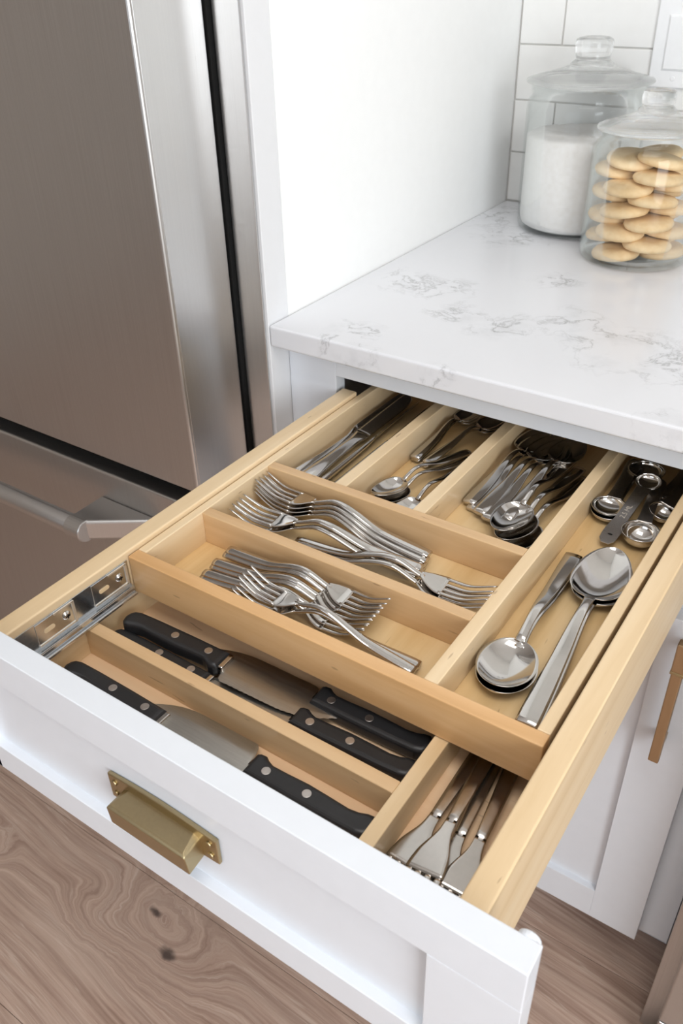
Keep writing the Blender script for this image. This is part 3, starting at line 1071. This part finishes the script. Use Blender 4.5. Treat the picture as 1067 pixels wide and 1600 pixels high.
# --- teaspoons, rear middle compartment
LT = 0.143
ts = make_spoon('teaspoon', LT, 0.044, 0.029, 0.0064, 0.0120, 0.0065)
G = 'teaspoons in the rear middle compartment'
put(ts, (0.2075, -0.0110), (0.2150, 0.1320), LT, TF + 0.0050, 'teaspoon at the left divider, handle forward, on top of its pair', 'spoon', G)
put(ts, (0.2065, -0.0080), (0.2160, 0.1340), LT, TF + 0.0005, 'teaspoon at the left divider, handle forward, below its pair', 'spoon', G)
put(ts, (0.2240, -0.0130), (0.2520, 0.1260), LT, TF + 0.0050, 'teaspoon in mid compartment, handle forward, on top of its pair', 'spoon', G)
put(ts, (0.2200, -0.0140), (0.2500, 0.1260), LT, TF + 0.0005, 'teaspoon in mid compartment, handle forward, below its pair', 'spoon', G)
put(ts, (0.2540, 0.0330), (0.2120, -0.1070), LT, TF + 0.0060, 'teaspoon with its bowl forward behind the fork divider, uppermost', 'spoon', G)
put(ts, (0.2590, 0.0280), (0.2180, -0.1110), LT, TF + 0.0015, 'teaspoon with its bowl forward, nested under the uppermost one', 'spoon', G)
put(ts, (0.2630, 0.0150), (0.2480, -0.1220), LT, TF + 0.0005, 'teaspoon with its bowl forward closest to the tablespoon divider', 'spoon', G)

# --- tablespoons, rear right compartment
LP = 0.172
sp = make_spoon('tablespoon', LP, 0.056, 0.037, 0.0078, 0.0130, 0.0080)
G = 'tablespoons beside the measuring spoons'
rows = [((0.2990, -0.0590), (0.3120, 0.1150), 0.0030, 'leftmost tablespoon with its handle forward'),
        ((0.3060, -0.0640), (0.3180, 0.1080), 0.0005, 'second tablespoon from the left, low, handle forward'),
        ((0.3180, -0.0730), (0.3330, 0.0990), 0.0060, 'third tablespoon from the left, handle forward'),
        ((0.3290, -0.0790), (0.3420, 0.0970), 0.0050, 'fourth tablespoon from the left, handle forward'),
        ((0.3460, -0.0700), (0.3560, 0.1010), 0.0090, 'tablespoon with handle forward closest to the front facing bowls')]
for h, t, z, lab in rows:
    put(sp, h, t, LP, TF + z, lab, 'spoon', G, 0.0, -0.03)
put(sp, (0.3600, 0.0680), (0.3520, -0.1040), LP, TF + 0.0110, 'tablespoon with its bowl forward, on top of two more', 'spoon', G, 0.0, 0.0)
put(sp, (0.3730, 0.0600), (0.3590, -0.1080), LP, TF + 0.0065, 'tablespoon with its bowl forward, middle one of three', 'spoon', G, 0.0, 0.0)
put(sp, (0.3830, 0.0550), (0.3660, -0.1160), LP, TF + 0.0005, 'tablespoon with its bowl forward, lowest of three', 'spoon', G, 0.0, 0.0)

# --- serving spoons, right column
G = 'serving spoons in the right column'
LB1 = 0.200
bs1 = make_spoon('serving_spoon', LB1, 0.058, 0.048, 0.0080, 0.0130, 0.0095, M_steel, True, True)
put(bs1, (0.4245, -0.0870), (0.4360, -0.2840), LB1, TF + 0.0045, 'round bowled serving spoon with its bowl towards the front, upper of two', 'spoon', G)
put(bs1, (0.4270, -0.0900), (0.4370, -0.2870), LB1, TF + 0.0008, 'round bowled serving spoon nested under its twin', 'spoon', G)
LB2 = 0.236
bs2 = make_spoon('serving_spoon', LB2, 0.080, 0.050, 0.0088, 0.0110, 0.0100, M_steel, False, True)
put(bs2, (0.4715, -0.3010), (0.4565, -0.0690), LB2, TF + 0.0050, 'large oval serving spoon with its handle towards the front, upper of two', 'spoon', G)
put(bs2, (0.4740, -0.3000), (0.4585, -0.0720), LB2, TF + 0.0008, 'large oval serving spoon nested under its twin', 'spoon', G)

# --- measuring spoons
G = 'measuring spoons at the back of the right column'
def put_ms(o, x, y_, z, head, label, roll=0.0, pitch=0.0):
    o.location = (x, y_, z)
    o.rotation_euler = (roll, pitch, math.radians(head))
    tag(o, label, 'spoon', G)
    return o
mA = make_measuring_spoon('measuring_spoon', 0.0165, 0.0090, 0.085, 0.0135)
put_ms(mA, 0.4260, 0.0020, TF + 0.0050, 93, 'shallow measuring spoon by the divider, upper of a nested pair')
mA2 = copy_tree(mA)
put_ms(mA2, 0.4265, 0.0005, TF + 0.0005, 91, 'shallow measuring spoon by the divider, lower of a nested pair')
mC = make_measuring_spoon('measuring_spoon', 0.0172, 0.0150, 0.085, 0.0135)
put_ms(mC, 0.4670, -0.0270, TF + 0.0004, 97, 'deepest measuring spoon, nearest the large oval serving spoon')
mB = make_measuring_spoon('measuring_spoon', 0.0122, 0.0080, 0.092, 0.0140)
put_ms(mB, 0.4485, 0.0520, TF + 0.0165, 266, 'small measuring spoon on top with engraved handle pointing forward', 0.0, 0.17)
mD = make_measuring_spoon('measuring_spoon', 0.0128, 0.0100, 0.080, 0.0125)
put_ms(mD, 0.4715, 0.0190, TF + 0.0050, 86, 'small measuring spoon leaning on the right board of the tray', 0.25, 0.0)
mE = make_measuring_spoon('measuring_spoon', 0.0110, 0.0070, 0.080, 0.0125)
put_ms(mE, 0.4640, 0.0460, TF + 0.0005, 84, 'small dark measuring spoon half hidden under the engraved one')
mF = make_measuring_spoon('measuring_spoon', 0.0180, 0.0110, 0.080, 0.0125)
put_ms(mF, 0.4370, 0.0850, TF + 0.0060, 170, 'large measuring spoon at the very back under the counter edge', 0.5, 0.0)
mF.rotation_euler = (0.0, 0.0, math.radians(84))
# engraved capacity on the top one
tc = bpy.data.curves.new('engraving', 'FONT')
tc.body = '2.5 ML'
tc.size = 0.0075
tc.extrude = 0.0001
tc.align_x = 'CENTER'
tc.align_y = 'CENTER'
to = bpy.data.objects.new('engraving_tmp', tc)
COL.objects.link(to)
bpy.context.view_layer.update()
tme = bpy.data.meshes.new_from_object(to.evaluated_get(bpy.context.evaluated_depsgraph_get()))
bpy.data.objects.remove(to)
tme.name = 'engraving'
tme.materials.clear()
tme.materials.append(M_engrave)
te = bpy.data.objects.new('engraving', tme)
COL.objects.link(te)
te.parent = mB
te.location = (0.0122 + 0.092 * 0.46, 0, 0.0080 + 0.0008 + 0.00075)
te.rotation_euler = (0, 0, PI)

# --- serving forks in the lower right compartment
K = 0.7590
sf = make_serving_fork('serving_fork')
G = 'flat serving forks under the tray'
def put_sf(neck, head, z, lab, roll=0.0, pitch=0.0):
    a = math.radians(head)
    h = (neck[0] - 0.126 * math.cos(a), neck[1] - 0.126 * math.sin(a))
    t = (h[0] + 0.192 * math.cos(a), h[1] + 0.192 * math.sin(a))
    return put(sf, h, t, 0.192, z, lab, 'fork', G, roll, pitch)
put_sf((0.4415, -0.3850), -90.5, K + 0.0020, 'flat serving fork nearest the long lower divider')
put_sf((0.4560, -0.3870), -86.5, K + 0.0090, 'flat serving fork lying on top, second from the lower divider', 0.10, 0.0)
put_sf((0.4640, -0.3890), -84.0, K + 0.0022, 'flat serving fork mostly hidden under its neighbours, third from the divider', 0.0, 0.0)
put_sf((0.4775, -0.3870), -84.0, K + 0.0060, 'flat serving fork nearest the right drawer side', -0.16, 0.0)

# ================================================================== KITCHEN KNIVES
def handle_poly(s=1.0, wdt=1.0):
    raw = [(0, 0), (-.040, 0.0005), (-.080, 0.0004), (-.100, -0.0002), (-.1065, -0.0022), (-.1095, -.0065), (-.1105, -.012), (-.1090, -.0175), (-.1050, -.0208),
           (-.1000, -.0202), (-.0940, -.0178), (-.0860, -.0166), (-.0700, -.0174), (-.0500, -.0182), (-.0300, -.0174), (-.0170, -.0172), (-.0120, -.0190), (-.0080, -.0216), (-.0030, -.0212), (0, -.0190)]
    return [(x * s, y_ * wdt) for x, y_ in raw]

def make_knife(name, label, blade_len, blade_w, group, hs=1.0, hw=1.0, serrated=False, tip=0.12, bolster=True):
    root = thing(name, label, 'knife', (0, 0, 0), group)
    T = 0.0150
    bm = prism(handle_poly(hs, hw), 0.0, T, 0.0042, 4)
    h = bm_obj('handle', bm, M_black, root)
    for p in h.data.polygons:
        p.use_smooth = p.area < 2e-5
    if bolster:
        box('bolster', -0.0005, 0.0048, -0.0180 * hw, -0.0004, 0.0022, T - 0.0022, M_steel, root, 0.0012)
    for x in (-0.0165, -0.0540):
        c = cyl_bm(0.0037, T + 0.0004, 20, 0.0003)
        xform_bm(c, Matrix.Translation((x * hs, -0.0088 * hw, -0.0001)))
        bm_obj('rivet', c, M_rivet, root)
    # blade: spine along y = -0.0010, edge bows out to -blade_w, tip near the spine
    N = 44
    zc = T / 2
    vs, fs = [], []
    for i in range(N + 1):
        q = i / N
        x = 0.003 + blade_len * q
        ysp = -0.0012 - 0.0010 * q - blade_w * 0.16 * max(0, (q - .55) / .45) ** 2
        ed = -blade_w * (1.0 if q < .5 else (1 - (1 - tip - .14) * ((q - .5) / .5) ** 2.2))
        if q < 0.03:
            ed = -0.0185 * hw + (ed + 0.0185 * hw) * (q / 0.03)
        if serrated and q > 0.08:
            ed += 0.00035 * (1 if i % 2 else -1)
        ed = min(ed, ysp - 0.0004)
        ts_ = 0.0020 * (1 - 0.6 * q)
        ym = ysp + (ed - ysp) * 0.62
        vs += [(x, ysp, zc + ts_ / 2), (x, ym, zc + ts_ * .42), (x, ed, zc), (x, ym, zc - ts_ * .42), (x, ysp, zc - ts_ / 2)]
    for i in range(N):
        a, b = i * 5, i * 5 + 5
        for k_ in range(5):
            l_ = (k_ + 1) % 5
            fs.append((a + k_, a + l_, b + l_, b + k_))
    fs.append((0, 1, 2, 3, 4))
    fs.append(tuple(N * 5 + i for i in range(5)))
    new_obj('blade', vs, fs, M_blade, root)
    return root

def place_knife(o, x, y_, deg, z, pitch=0.0, roll=0.0):
    o.location = (x, y_, z)
    o.rotation_euler = (roll, pitch, math.radians(deg))

G = 'black handled kitchen knives below the tray'
kn = make_knife('kitchen_knife', 'black handled kitchen knife behind the drawer front, handle at the left', 0.135, 0.0200, G, 1.0, 0.92)
place_knife(kn, 0.2145, -0.4205, -0.5, K + 0.0030, 0.004)
kn = make_knife('kitchen_knife', 'wide bladed kitchen knife behind the drawer front, handle at the right', 0.118, 0.0300, G, bolster=False)
place_knife(kn, 0.3030, -0.4325, 180.5, K + 0.0008, 0.0)
kn = make_knife('kitchen_knife', 'largest kitchen knife with hooked black handle at the left, near the tray front', 0.116, 0.0270, G, 1.0, 1.0, True)
place_knife(kn, 0.2165, -0.3440, 3.0, K + 0.0060, 0.030)
kn = make_knife('kitchen_knife', 'slim black handled knife lying along the back of the lower divider', 0.120, 0.0150, G, 1.0, 0.80)
place_knife(kn, 0.2150, -0.3675, 0.0, K + 0.0006, 0.0)
kn = make_knife('kitchen_knife', 'black handled knife with its handle at the right, along the lower divider', 0.100, 0.0170, G, 1.0, 0.95, bolster=False)
place_knife(kn, 0.3025, -0.3755, 182.0, K + 0.0006, 0.0)
kn = make_knife('kitchen_knife', 'black handled knife partly under the tray, handle at the right', 0.118, 0.0210, G, 0.97, 1.0, bolster=False)
place_knife(kn, 0.3045, -0.3480, 181.0, K + 0.0010, 0.0)

# ================================================================== JARS
def make_jar(label, x, y_, R, zl, rl, ztop, shoulder):
    root = thing('glass_jar', label, 'jar', (x, y_, 0.914), 'lidded glass jars')
    H = zl - 0.914
    t = 0.0032
    ro = [(0.0, 0.0005), (R - 0.010, 0.0004), (R - 0.004, 0.0022), (R - 0.0008, 0.0075), (R, 0.016), (R, shoulder), (R - 0.002, shoulder + 0.008),
          (R - 0.0075, shoulder + 0.015), (rl - 0.0085, H - 0.012), (rl - 0.0080, H - 0.004), (rl - 0.0085, H - 0.0015)]
    ri = [(rl - 0.0110, H - 0.0015), (rl - 0.0112, H - 0.010), (R - 0.0105, shoulder + 0.014), (R - 0.0050, shoulder + 0.006), (R - t, shoulder - 0.002), (R - t, 0.018), (R - t - 0.003, 0.009), (R - 0.012, 0.0055), (0.0, 0.0050)]
    vs, fs = lathe(ro + ri, 72)
    new_obj('body', [(a + x, b + y_, c + 0.914) for a, b, c in vs], fs, M_glass, root, True)
    # lid: domed flange, waist and a heavy knob
    k = ztop - zl
    lo = [(0.0, -0.003), (rl - 0.016, -0.004), (rl - 0.0125, -0.001), (rl - 0.001, 0.0002), (rl, 0.0016), (rl - 0.001, 0.0034), (rl * 0.86, 0.0068), (rl * 0.62, 0.0125), (rl * 0.42, 0.0175), (rl * .34, 0.0205), (0.0, 0.0205)]
    vs, fs = lathe(lo, 64)
    lid = new_obj('lid', [(a + x, b + y_, c + zl) for a, b, c in vs], fs, M_glass_solid, root, True)
    kn_ = [(0.0, 0.0190), (rl * .33, 0.0190), (rl * .335, 0.0225), (rl * .30, 0.0250), (rl * .275, 0.0268), (rl * .262, 0.0285), (rl * .285, k - 0.016), (rl * .295, k - 0.008), (rl * .28, k - 0.003), (rl * .23, k - 0.0006), (rl * .12, k - 0.0012), (0.0, k - 0.0016)]
    vs, fs = lathe(kn_, 48)
    new_obj('knob', [(a + x, b + y_, c + zl) for a, b, c in vs], fs, M_glass_solid, lid, True)
    return root
BX, BY, BR = 0.154, 0.5560, 0.0840
make_jar('large lidded glass jar of white flour in the tiled corner', BX, BY, BR, 1.1140, 0.0880, 1.1690, 0.170)
SX, SY, SR = 0.281, 0.4560, 0.0730
make_jar('smaller lidded glass jar full of round cookies', SX, SY, SR, 1.0780, 0.0708, 1.1240, 0.136)

# flour fill
prof = [(0.0, 0.0058), (BR - 0.0135, 0.0062), (BR - 0.0068, 0.0100), (BR - 0.0040, 0.0185), (BR - 0.0040, 0.130), (BR - 0.010, 0.133), (BR * .6, 0.1345), (BR * .3, 0.1330), (0.0, 0.1335)]
vs, fs = lathe(prof, 64)
rr = random.Random(3)
vs = [(a, b, c + (rr.uniform(-.0012, .0012) if c > .131 else 0)) for a, b, c in vs]
flour = new_obj('flour', [(a, b, c) for a, b, c in vs], fs, M_flour, None, True)
flour.location = (BX, BY, 0.914)
tag(flour, 'white flour filling the large glass jar', 'flour')
flour['kind'] = 'stuff'

# cookies: layers of three, each layer turned by sixty degrees
CR, CT = 0.0318, 0.0140
prof = [(0.0, 0.0), (CR * .80, 0.0), (CR * .94, 0.0012), (CR, 0.0050), (CR * .97, 0.0082), (CR * .86, 0.0112), (CR * .6, 0.0130), (0.0, 0.0138)]
vs, fs = lathe(prof, 36)
cme = None
def cookie(x, y_, z, rx, rz, lab):
    global cme
    if cme is None:
        o = new_obj('cookie', vs, fs, M_cookie, None, True)
        cme = o.data
    else:
        o = bpy.data.objects.new('cookie', cme)
        COL.objects.link(o)
    o.location = (x, y_, z)
    o.rotation_euler = (rx[0], rx[1], rz)
    tag(o, lab, 'cookie', 'cookies in the jar')
rr = random.Random(11)
NL = 8
ORD = ['lowest', 'second', 'third', 'fourth', 'fifth', 'sixth', 'seventh', 'eighth']
SIDE = ['front left', 'right', 'back', 'front right', 'far back right', 'left']
for l in range(NL):
    for c in range(3):
        a = math.radians(-112 + 120 * c + 60 * (l % 2) + rr.uniform(-5, 5))
        rd = SR - 0.0036 - CR - 0.0018
        tilt = rr.uniform(0.03, 0.10)
        rx = (-math.sin(a) * -tilt, -math.cos(a) * tilt * -1.0)
        cookie(SX + rd * math.cos(a), SY + rd * math.sin(a), 0.914 + 0.0084 + l * CT, (math.sin(a) * -tilt, math.cos(a) * tilt), rr.uniform(0, 6),
               'golden cookie in the %s layer from the jar bottom, at the %s' % (ORD[l], SIDE[(l % 2) * 3 + c]))
zt = 0.914 + 0.0084 + NL * CT
for (a, rd, dz, tx, ty, lab) in ((-150, 0.022, 0.002, .12, .1, 'loose golden cookie on top of the stack in the jar, at the left'),
                                 (-35, 0.025, 0.004, -.1, .15, 'loose golden cookie on top of the stack in the jar, at the right'),
                                 (80, 0.026, 0.003, .1, -.1, 'loose golden cookie on top of the stack in the jar, at the back')):
    a = math.radians(a)
    cookie(SX + rd * math.cos(a), SY + rd * math.sin(a), zt + dz, (tx, ty), 0, lab)

bpy.context.view_layer.update()
